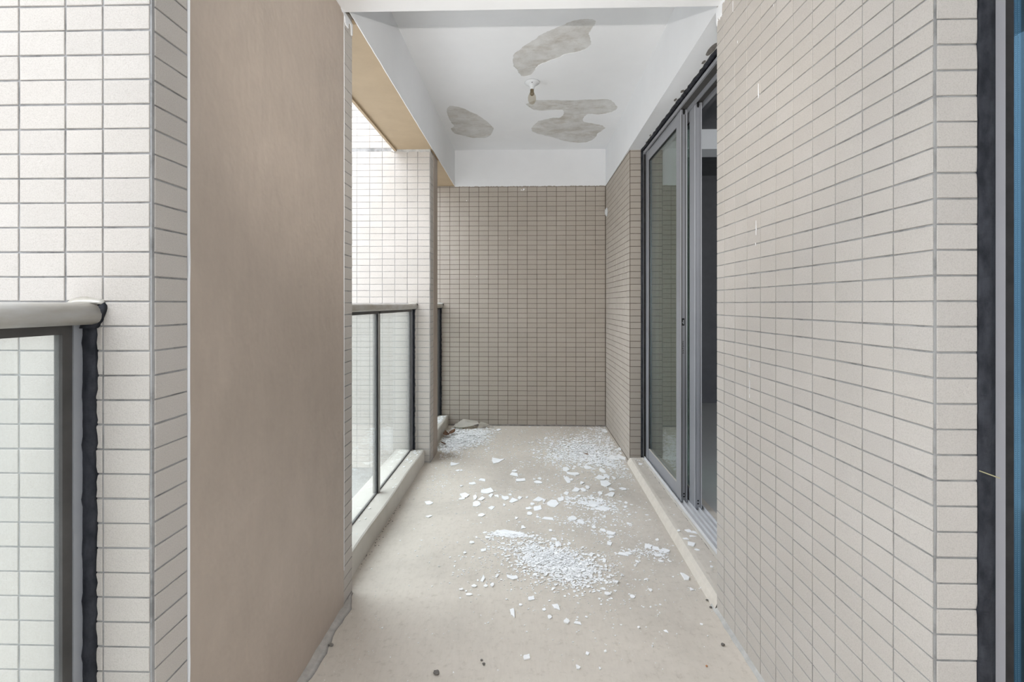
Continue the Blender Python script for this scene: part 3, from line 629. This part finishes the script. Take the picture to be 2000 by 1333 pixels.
# dark smears where paint has come off the lintel's underside
for y, x, sx, sy in ((2.40, .886, .016, .07), (2.52, .892, .009, .022), (2.98, .889, .008, .022), (2.86, .893, .010, .020), (3.60, .895, .006, .02), (2.30, .893, .010, .05)):
    pts = [(x+sx*math.cos(a)*random.uniform(.7, 1.1), y+sy*math.sin(a)*random.uniform(.75, 1.1)) for a in [2*PI*i/14 for i in range(14)]]
    MB().prism(pts, 2.4685, 2.4705).build('bare_patch', 'stone', BR)
# broken mortar edge along the foot of the frame
bm = MB(); R = []
for i in range(61):
    y = DY0+(DY1-.02-DY0)*i/60; a = random.uniform(0, .006)
    R.append([(.921, y, .045), (.908-a, y, .0452), (.911-a, y, .0475+random.uniform(0, .0015)), (.921, y, .051)])
bm.sweep(R).build('mortar_edge', 'cement_cream', D1)
for i in range(26):
    y = 2.35+1.5*random.random(); l = random.uniform(.012, .05); x = .904+random.uniform(-.003, .003)
    MB().prism([(x-.0012, y), (x+.0016, y+.002), (x+.001+random.uniform(-.003, .003), y+l), (x-.001, y+l*.8)], .0445, .0458).build('crack', 'dark_mortar', TS)

# ------------------------------------------------------------ dark room behind the door
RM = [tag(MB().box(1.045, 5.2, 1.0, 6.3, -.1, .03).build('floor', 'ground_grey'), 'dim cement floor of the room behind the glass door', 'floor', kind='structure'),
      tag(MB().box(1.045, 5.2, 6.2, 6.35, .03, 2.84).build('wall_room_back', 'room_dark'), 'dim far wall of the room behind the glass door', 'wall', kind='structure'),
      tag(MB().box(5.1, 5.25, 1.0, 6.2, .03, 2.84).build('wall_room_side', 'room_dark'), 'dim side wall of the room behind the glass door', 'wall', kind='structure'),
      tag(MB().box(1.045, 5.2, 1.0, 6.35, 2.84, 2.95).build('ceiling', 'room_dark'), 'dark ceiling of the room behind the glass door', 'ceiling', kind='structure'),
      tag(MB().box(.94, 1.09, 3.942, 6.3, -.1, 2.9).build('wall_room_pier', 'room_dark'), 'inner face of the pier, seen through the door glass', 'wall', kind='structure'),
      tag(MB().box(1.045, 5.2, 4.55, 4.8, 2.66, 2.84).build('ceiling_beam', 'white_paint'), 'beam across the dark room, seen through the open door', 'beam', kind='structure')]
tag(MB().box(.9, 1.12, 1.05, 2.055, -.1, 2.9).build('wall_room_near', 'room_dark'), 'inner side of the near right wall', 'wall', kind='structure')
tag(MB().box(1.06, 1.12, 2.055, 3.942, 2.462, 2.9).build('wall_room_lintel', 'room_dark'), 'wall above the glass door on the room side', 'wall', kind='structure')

# ------------------------------------------------------------ window at the right edge of the view
W1 = empty('window_1', (1.45, 1.0, .05), 'grey framed window at the right edge, beside the tiled corner', 'window', kind='structure')
f = MB()
f.box(.905, .940, 1.000, 1.050, 0, 2.9); f.box(.905, 2.45, 1.0, 1.05, 0, .05); f.box(.905, 2.45, 1.0, 1.05, 2.6, 2.9); f.box(2.42, 2.45, 1.0, 1.05, .05, 2.6)
f.bevel(.003).build('frame', 'window_frame', W1)
MB().box(.940, .9675, 1.012, 1.04, .05, 2.6).build('gasket', 'dark_gasket', W1)
MB().box(.950, 2.42, 1.013, 1.017, .05, 2.6).build('glass_pane', 'window_glass', W1)
sp = MB().box(.970, .989, 1.020, 1.032, .05, 2.6).build('spacer_bar', 'spacer_metal', W1)
d = MB()
for col in (.9783, .984):
    for i in range(560):
        z = .25+.0038*i; d.box(col-.0007, col+.0007, 1.0192, 1.0202, z, z+.0018)
dd = d.build('perforation', 'porcelain', sp); dd['kind'] = 'stuff'
MB().box(1.0, 1.02, 1.045, 1.05, .05, 2.6).build('inner_strip', 'dark_frame', W1)
bm = MB(); R = []
for i in range(141):
    z = 2.9*i/140; j = random.uniform(-.002, .0016); s = abs(((z-.01) % .05)-.025); notch = -.003 if s > .022 else 0
    b = .0015*math.sin(z*37)+random.uniform(-.0008, .0008)
    R.append([(.8785+j+notch, .9885, z), (.882+j, .9850, z), (.895, .9835-b, z), (.909, .987, z), (.912, 1.001, z), (.8785, .995, z)])
bm.sweep(R).build('sealant_bead', 'sealant', W1, True)
tag(MB().box(.905, 2.5, 1.3, 1.32, 0, 2.9).build('wall_window_back', 'dark_gasket'), 'dark interior seen through the window at the right edge', 'wall', kind='structure')

# ------------------------------------------------------------ lamp, pipe sleeve
LX, LY, LZ = .044, 3.547, 2.840
lamp = empty('ceiling_lamp', (LX, LY, LZ), 'bare light bulb in a white ceiling holder, unlit', 'lamp')
MB().lathe([(.010, LZ), (.050, LZ), (.0535, LZ-.003), (.0535, LZ-.007), (.046, LZ-.013), (.030, LZ-.022), (.020, LZ-.030), (.0165, LZ-.038), (.0165, LZ-.050), (.015, LZ-.053)], 32, (LX, LY)).build('lamp_holder', 'porcelain', lamp, True)
MB().lathe([(.003, LZ-.0170), (.003, LZ-.0205)], 10, (LX, LY-.036)).build('screw_hole', 'hole_black', lamp)
bulb = MB().lathe([(.0125, LZ-.050), (.0135, LZ-.062), (.014, LZ-.072), (.020, LZ-.085), (.0265, LZ-.098), (.0295, LZ-.114), (.0285, LZ-.130), (.0235, LZ-.145), (.014, LZ-.156), (.003, LZ-.160)], 28, (LX, LY)).build('bulb', 'bulb_glass', lamp, True)
MB().lathe([(.0118, LZ-.050), (.0126, LZ-.064), (.0126, LZ-.074), (.016, LZ-.084), (.012, LZ-.094), (.004, LZ-.096)], 20, (LX, LY)).build('screw_base', 'bulb_brown', bulb, True)
MB().lathe([(.006, LZ-.066), (.004, LZ-.085), (.006, LZ-.100), (.001, LZ-.102)], 12, (LX, LY)).build('filament_stem', 'bulb_glass', bulb, True)

ps = empty('pipe_sleeve', (.8165, 5.035, 2.183), 'small white round pipe sleeve high on the right pier', 'pipe sleeve')
def xring(name, mat, prof, seg=24):                  # lathe about the X axis, prof = (radius, how far it stands out)
    MB().sweep([[(.818-q, 5.035+r*math.cos(2*PI*i/seg), 2.183+r*math.sin(2*PI*i/seg)) for i in range(seg)] for r, q in prof]).build(name, mat, ps, True)
xring('flange', 'porcelain', [(.044, 0), (.044, .006), (.040, .010), (.033, .011), (.031, .004)])
xring('cap', 'porcelain', [(.030, 0), (.030, .014), (.026, .018), (.004, .018)])
xring('dark_gap', 'hole_black', [(.0325, 0), (.0325, .006), (.0302, .006)])

# ------------------------------------------------------------ things on the floor
def crumpled_sheet():
    t = empty('cardboard_piece', (-.625, 5.03, 0), 'crumpled piece of pale cardboard against the back wall, left corner', 'cardboard')
    def panel(pts, name):
        bm = MB(); a = [bm.bm.verts.new(p) for p in pts]; cen = sum((v.co for v in a), Vector())/len(a); cen.z += .012
        m_ = bm.bm.verts.new(cen)
        for i in range(len(a)): bm.bm.faces.new((a[i], a[(i+1) % len(a)], m_))
        r = bmesh.ops.solidify(bm.bm, geom=bm.bm.faces[:], thickness=.004)
        bm.build(name, 'cardboard', t)
    panel([(-.735, 5.00, .012), (-.68, 4.955, .014), (-.66, 5.02, .055), (-.72, 5.06, .03)], 'flap')
    panel([(-.685, 4.945, .010), (-.56, 4.95, .030), (-.47, 4.985, .050), (-.50, 5.075, .058), (-.64, 5.08, .075), (-.69, 5.03, .05)], 'sheet')
    panel([(-.475, 4.96, .010), (-.43, 4.985, .012), (-.37, 5.05, .028), (-.46, 5.07, .050), (-.475, 5.0, .045)], 'flap')
crumpled_sheet()
def leaf(name, x, y, z, ln, wd, rz, mat, label, curl=.3, tilt=.2):
    bm = MB(); R = []
    n = 9
    for i in range(n):
        f = i/(n-1); hw = max(.0006, wd/2*math.sin(PI*min(1, f*1.05+.02))**.8); q = curl*ln*(f-.5)**2
        R.append([(-hw, (f-.5)*ln, q+hw*.35), (0, (f-.5)*ln, q), (hw, (f-.5)*ln, q+hw*.35), (0, (f-.5)*ln, q-.0008)])
    o = bm.sweep(R).build(name, mat, None, True, base=False)
    o.location = (x, y, z); o.rotation_euler = (tilt, .1, rz)
    return tag(o, label, 'leaf')
leaf('dry_leaf', -.748, 4.63, .030, .11, .06, .35, 'dry_leaf', 'dark brown curled dry leaf against the kerb in the back left corner', .8, .2)
leaf('dry_leaf', -.70, 4.72, .030, .10, .05, -.5, 'dry_leaf', 'dry leaf behind the curled brown leaf by the kerb', .5, .35)
leaf('dry_leaf', -.732, 4.385, .016, .07, .03, 1.0, 'dry_leaf', 'small brown leaf scrap nearer the pier by the kerb', .6, .2)
leaf('dry_leaf', .50, 4.12, .012, .038, .022, 1.3, 'orange_leaf', 'small orange leaf among the white flakes by the right pier', .3, .1)
leaf('grass_blade', -.67, 4.93, .020, .10, .012, 1.5, 'green_leaf', 'scrap of green leaf in front of the pale cardboard', .2, .1)
def stone(x, y, s, label, mat='stone', z=0):
    bm = MB(); bmesh.ops.create_icosphere(bm.bm, subdivisions=2, radius=s)
    for v in bm.bm.verts: v.co = Vector((v.co.x*1.15, v.co.y, v.co.z*.7))*random.uniform(.82, 1.12)
    o = bm.build('pebble', mat); o.location = (x, y, z); return tag(o, label, 'pebble')
stone(-.303, 1.674, .0095, 'dark grey mortar lump nearest the bottom edge, left of centre')
stone(.723, 1.843, .0065, 'brown pebble on the floor by the right tiled wall')
stone(-.146, 1.722, .005, 'small mortar lump right of the largest lump')
stone(-.155, 1.742, .004, 'tiny lump behind the small mortar lump')
stone(-.712, 1.80, .007, 'dark mortar lump at the foot of the taupe wall')
stone(.625, 1.735, .0035, 'tiny reddish pebble in front of the right wall', 'orange_leaf')
stone(.765, 2.12, .005, 'dark pebble at the near end of the door threshold')
stone(.762, 2.07, .005, 'second dark pebble at the near end of the threshold')
stone(.50, 4.38, .007, 'tiny black stone among the flakes near the right pier', 'hole_black')
tw = MB().sweep([[(.874+.012*i-.0015*(j in (0, 3)), .981-.001*i, .9325-.0042*i+.0016*(j in (2, 3))-.0008*i*.2) for j in range(4)] for i in range(4)])
tag(tw.build('twig', 'straw'), 'short straw stuck to the black sealant beside the right window', 'twig')

# flakes of ceiling paint
def flake_mesh(seed, n):
    r = random.Random(seed); pts = []
    for i in range(n):
        a = 2*PI*(i+r.uniform(-.42, .42))/n; q = r.uniform(.38, 1.0)
        pts.append((.5*q*math.cos(a), .5*q*math.sin(a)))
    xs = [p[0] for p in pts]; ys = [p[1] for p in pts]
    pts = [((x-min(xs))/(max(xs)-min(xs))-.5, (y-min(ys))/(max(ys)-min(ys))-.5) for x, y in pts]
    V = [(x, y, 1+.6*r.random()) for x, y in pts]+[(x, y, .2) for x, y in pts]+[(0, 0, 1.25+r.random()*.4)]
    F = [(i, (i+1) % n, 2*n) for i in range(n)]+[(n+i, n+(i+1) % n, (i+1) % n, i) for i in range(n)]
    me = bpy.data.meshes.new('flake'); me.from_pydata(V, [], F); me.materials.append(M['flake_white']); return me
fm = [flake_mesh(i, 4+i % 5) for i in range(20)]
def floor_z(x, y): return .045 if x > .80 and y < 3.94 else 0
def flake(x, y, sx, sy, label, group, rz=0, zs=.0026):
    o = bpy.data.objects.new('paint_flake', random.choice(fm)); C.objects.link(o)
    o.location = (x, y, floor_z(x, y)+.0004); o.scale = (sx, sy, zs*random.uniform(.8, 1.6)); o.rotation_euler = (random.uniform(-.03, .03), random.uniform(-.03, .03), rz)
    return tag(o, label, 'paint flake', group)
ORD = 'leftmost,second,third,fourth,fifth,sixth,seventh,eighth,ninth,tenth,eleventh,twelfth,thirteenth,fourteenth,fifteenth,sixteenth,seventeenth,eighteenth,nineteenth,twentieth,twenty-first,twenty-second,twenty-third,twenty-fourth'.split(',')
BANDS = [(4.2, 9, 'before the back wall'), (3.95, 4.2, 'beside the right pier'), (3.75, 3.95, 'just before both piers'), (3.6, 3.75, 'beside the far door jamb'),
         (3.48, 3.6, 'a step nearer than the piers'), (3.36, 3.48, 'level with the door glass middle'), (3.27, 3.36, 'crossing the middle of the floor'), (3.17, 3.27, 'just nearer than the middle row'),
         (3.08, 3.17, 'level with the door leaf edge'), (2.95, 3.08, 'level with the railing mid post'), (2.80, 2.95, 'just behind the foreground heap'), (2.66, 2.80, 'at the foreground heap back edge'),
         (2.50, 2.66, 'across the upper foreground heap'), (2.36, 2.50, 'across the middle of foreground heap'), (2.24, 2.36, 'along the front of foreground heap'), (2.12, 2.24, 'just before the foreground heap'),
         (1.95, 2.12, 'level with the taupe wall end'), (0, 1.95, 'nearest the bottom edge')]
GROUPS = ((3.6, 'paint flakes towards the back wall'), (2.95, 'paint flakes on the middle floor'), (2.24, 'paint flakes around the foreground heap'), (0, 'paint flakes nearest the viewer'))
for lo, hi, where in BANDS:
    row = sorted(q for q in FLAKES if lo <= q[1] < hi and floor_z(q[0], q[1]) == 0)
    for i, (x, y, sx, sy) in enumerate(row):
        big = 'large' if max(sx, sy) > .075 else 'small' if max(sx, sy) < .035 else 'middling'
        shp = 'slim' if sx > 2.2*sy else 'long' if sy > 2.2*sx else 'angular'
        flake(x, y, sx*1.05, sy*1.05, f"{big} {shp} white flake, {ORD[i]}{'' if i == 0 else ' from left'} in the row {where}", next(g for t0, g in GROUPS if y >= t0))
row = sorted((q for q in FLAKES if floor_z(q[0], q[1]) > 0), key=lambda q: q[1])
for i, (x, y, sx, sy) in enumerate(row):
    flake(x, y, sx*1.05, sy*1.05, f"white paint flake on the raised door threshold, {'nearest' if i == 0 else ORD[i]+' from the near end'}", 'paint flakes on the threshold')
# dense drifts of crumbs: (centre x, y, spread x, y, turn, count, size range, pile height)
DRIFTS = [
 ('foreground', [(.15, 2.42, .10, .06, -.55, 420, .014, .030, .0006), (.20, 2.35, .08, .06, -.6, 200, .012, .026, .0006), (-.085, 2.695, .05, .012, -.08, 120, .014, .03, .0006), (.42, 3.12, .09, .04, -.5, 120, .014, .034, .0006), (.52, 4.25, .15, .16, .1, 420, .014, .034, .0006), (-.58, 4.60, .09, .13, -.25, 600, .016, .036, .0006), (.14, 2.43, .13, .085, -.55, 1900, .004, .022, .010), (.22, 2.32, .09, .075, -.6, 800, .004, .020, .006), (.0, 2.55, .10, .08, -.4, 300, .004, .022, .004), (-.085, 2.695, .055, .014, -.08, 500, .004, .022, .006), (.15, 2.36, .34, .20, -.2, 650, .002, .014, .001), (-.15, 2.33, .12, .08, 0, 120, .003, .013, .001)]),
 ('loose drift of white paint crumbs right of the centre floor', [(.42, 3.13, .11, .07, -.5, 420, .005, .028, .006), (.33, 2.83, .13, .07, -.2, 300, .004, .020, .002), (.50, 2.95, .14, .14, 0, 260, .003, .016, .001), (.58, 2.52, .08, .03, 0, 130, .004, .02, .002), (.66, 2.52, .05, .04, -.8, 110, .004, .02, .003), (.40, 2.55, .18, .14, 0, 200, .002, .012, .001)]),
 ('wide drift of white paint flakes before the right pier', [(.50, 4.30, .19, .23, .1, 2500, .006, .034, .008), (.60, 3.98, .11, .13, .3, 800, .006, .032, .007), (.30, 4.05, .14, .12, .4, 420, .005, .026, .003), (.66, 4.68, .10, .16, 0, 420, .006, .026, .004), (.20, 4.40, .25, .28, 0, 500, .004, .020, .002), (.70, 4.98, .07, .06, 0, 160, .005, .024, .003), (.73, 3.66, .05, .08, 0, 130, .004, .018, .001), (.43, 3.62, .22, .18, 0, 320, .004, .020, .001)]),
 ('thick heap of white paint flakes in the back left corner', [(-.58, 4.62, .11, .17, -.25, 3200, .006, .034, .016), (-.66, 4.36, .06, .12, -.2, 620, .006, .030, .008), (-.45, 4.86, .09, .09, 0, 380, .006, .030, .006), (-.62, 4.10, .07, .10, 0, 200, .005, .022, .002), (-.45, 4.45, .16, .22, 0, 380, .004, .020, .002), (-.70, 4.90, .04, .07, 0, 200, .006, .026, .008)]),
 ('sparse white paint specks strewn across the whole floor', [(.0, 3.5, .38, .55, 0, 520, .003, .015, .001), (.2, 2.9, .35, .5, 0, 380, .002, .012, .001), (.1, 2.0, .40, .22, 0, 170, .0018, .008, .001), (-.45, 3.6, .14, .35, 0, 190, .003, .012, .001), (-.62, 3.45, .05, .12, 0, 80, .003, .012, .001), (-.62, 1.85, .06, .15, 0, 50, .0015, .005, .001)]),
]
REGIONS = [('drifts of white paint crumbs in the foreground', lambda x, y: y < 2.78), ('thin scatter of white paint crumbs on the left middle floor', lambda x, y: y < 3.76 and x < .02),
           ('loose drift of white paint crumbs right of the middle floor', lambda x, y: y < 3.76), ('thick heap of white paint flakes in the back left corner', lambda x, y: x < -.22), ('wide drift of white paint flakes before the right pier', lambda x, y: True)]
BINS = [([], []) for _ in REGIONS]
def drift(label, parts, seed):
    r = random.Random(seed)
    for cx, cy, sx, sy, turn, cnt, s0, s1, pile in parts:
        for _ in range(cnt):
            u, v = r.gauss(0, 1), r.gauss(0, 1); d2 = u*u+v*v
            x = cx+u*sx*math.cos(turn)-v*sy*math.sin(turn); y = cy+u*sx*math.sin(turn)+v*sy*math.cos(turn)
            lim_l = -.78 if 2.2 < y < 3.89 or y > 4.2 else -.71
            if x < lim_l or y > 5.09 or y < 1.45 or x > .88 or (y > 3.93 and x > .80) or (y < 2.18 and x > .775): continue
            if .775 < x < .835 and y < 3.94: continue
            s = 1.3*(s0+(s1-s0)*r.random()**1.7); a = s*r.uniform(.6, 1.0)/2; b = s*r.uniform(.35, .9)/2; rot = r.uniform(0, 2*PI)
            if min(abs(y-2.78), abs(y-3.76), abs(x+.22) if y > 3.76 else 1, abs(x-.02) if 2.78 < y < 3.76 else 1) < s*.52+.001: continue
            z = floor_z(x, y)+pile*math.exp(-d2*.7)*r.random()+.0003; tx, ty = (r.gauss(0, .14), r.gauss(0, .14)) if pile > .007 else (r.gauss(0, .05), r.gauss(0, .05))
            V, F = BINS[next(i for i, g in enumerate(REGIONS) if g[1](x, y))]; n = r.choice((4, 5, 5, 6)); k0 = len(V); th = r.uniform(.0012, .0024)
            P = []
            for i in range(n):
                an = 2*PI*(i+r.uniform(-.3, .3))/n; px, py = a*math.cos(an)*r.uniform(.65, 1), b*math.sin(an)*r.uniform(.65, 1)
                P.append((px*math.cos(rot)-py*math.sin(rot), px*math.sin(rot)+py*math.cos(rot)))
            lift = max(abs(px*tx+py*ty) for px, py in P)
            for px, py in P: V.append((x+px, y+py, z+px*tx+py*ty+lift+th))
            for px, py in P: V.append((x+px*.96, y+py*.96, z+px*tx+py*ty+lift))
            F.append(tuple(k0+i for i in range(n)))
            F += [(k0+n+i, k0+n+(i+1) % n, k0+(i+1) % n, k0+i) for i in range(n)]
for i, (lb, parts) in enumerate(DRIFTS): drift(lb, parts, 40+i)
for (lb, _), (V, F) in zip(REGIONS, BINS):
    me = bpy.data.meshes.new('paint_crumbs'); me.from_pydata(V, [], F)
    tag(link_mesh('paint_crumbs', me, 'flake_white'), lb, 'paint debris', kind='stuff')
# crumbs on the kerb tops
r = random.Random(5); V, F = [], []
for y0, y1, x0, x1, cnt in ((3.55, 3.86, -.88, -.82, 40), (4.72, 5.05, -.885, -.82, 170), (2.3, 3.5, -.88, -.82, 14)):
    for _ in range(cnt):
        x, y = r.uniform(x0, x1), r.uniform(y0, y1); s = r.uniform(.004, .02)/2; k0 = len(V); n = 5; rot = r.uniform(0, 6)
        for h in (.0022, 0):
            for i in range(n): V.append((x+s*math.cos(rot+i*1.2566)*(.7+.3*((i*7) % 3)/2), y+s*math.sin(rot+i*1.2566)*.8, .1085+(-x-.83)*.02+h))
        F.append(tuple(k0+i for i in range(n))); F += [(k0+n+i, k0+n+(i+1) % n, k0+(i+1) % n, k0+i) for i in range(n)]
me = bpy.data.meshes.new('paint_crumbs'); me.from_pydata(V, [], F)
tag(link_mesh('paint_crumbs', me, 'flake_white'), 'white paint crumbs lying on top of the left kerbs', 'paint debris', kind='stuff')

# dark grit along the kerb's foot
rr = random.Random(9); bm = MB()
for i in range(55):
    y = rr.choice((2.45, 2.62, 2.80, 2.95))+rr.gauss(0, .09); x = -.794+abs(rr.gauss(0, .012)); s = rr.uniform(.001, .0036)
    bm.prism([(x+s*math.cos(a)*rr.uniform(.6, 1), y+s*math.sin(a)*rr.uniform(.6, 1.4)) for a in (0, 1.3, 2.6, 3.9, 5.2)], .0, .0012+s*.3)
tag(bm.build('grit', 'stone'), 'dark grit along the foot of the middle left kerb', 'grit', kind='stuff')

# ------------------------------------------------------------ ground outside, far below
bl = empty('added_building', (-17, 4, -6), 'building mass added on the left, outside the view, to block low sky', 'building', kind='structure')  # added block, unseen: cuts low sky so upper walls stay darker
MB().box(-23, -13, -60, 40, -6, 5.0).build('facade', 'ground_grey', bl)
tag(MB().box(-40, 40, -40, 40, -6.3, -6.0).build('ground', 'ground_grey'), 'grey ground far below the balcony', 'ground', kind='structure')
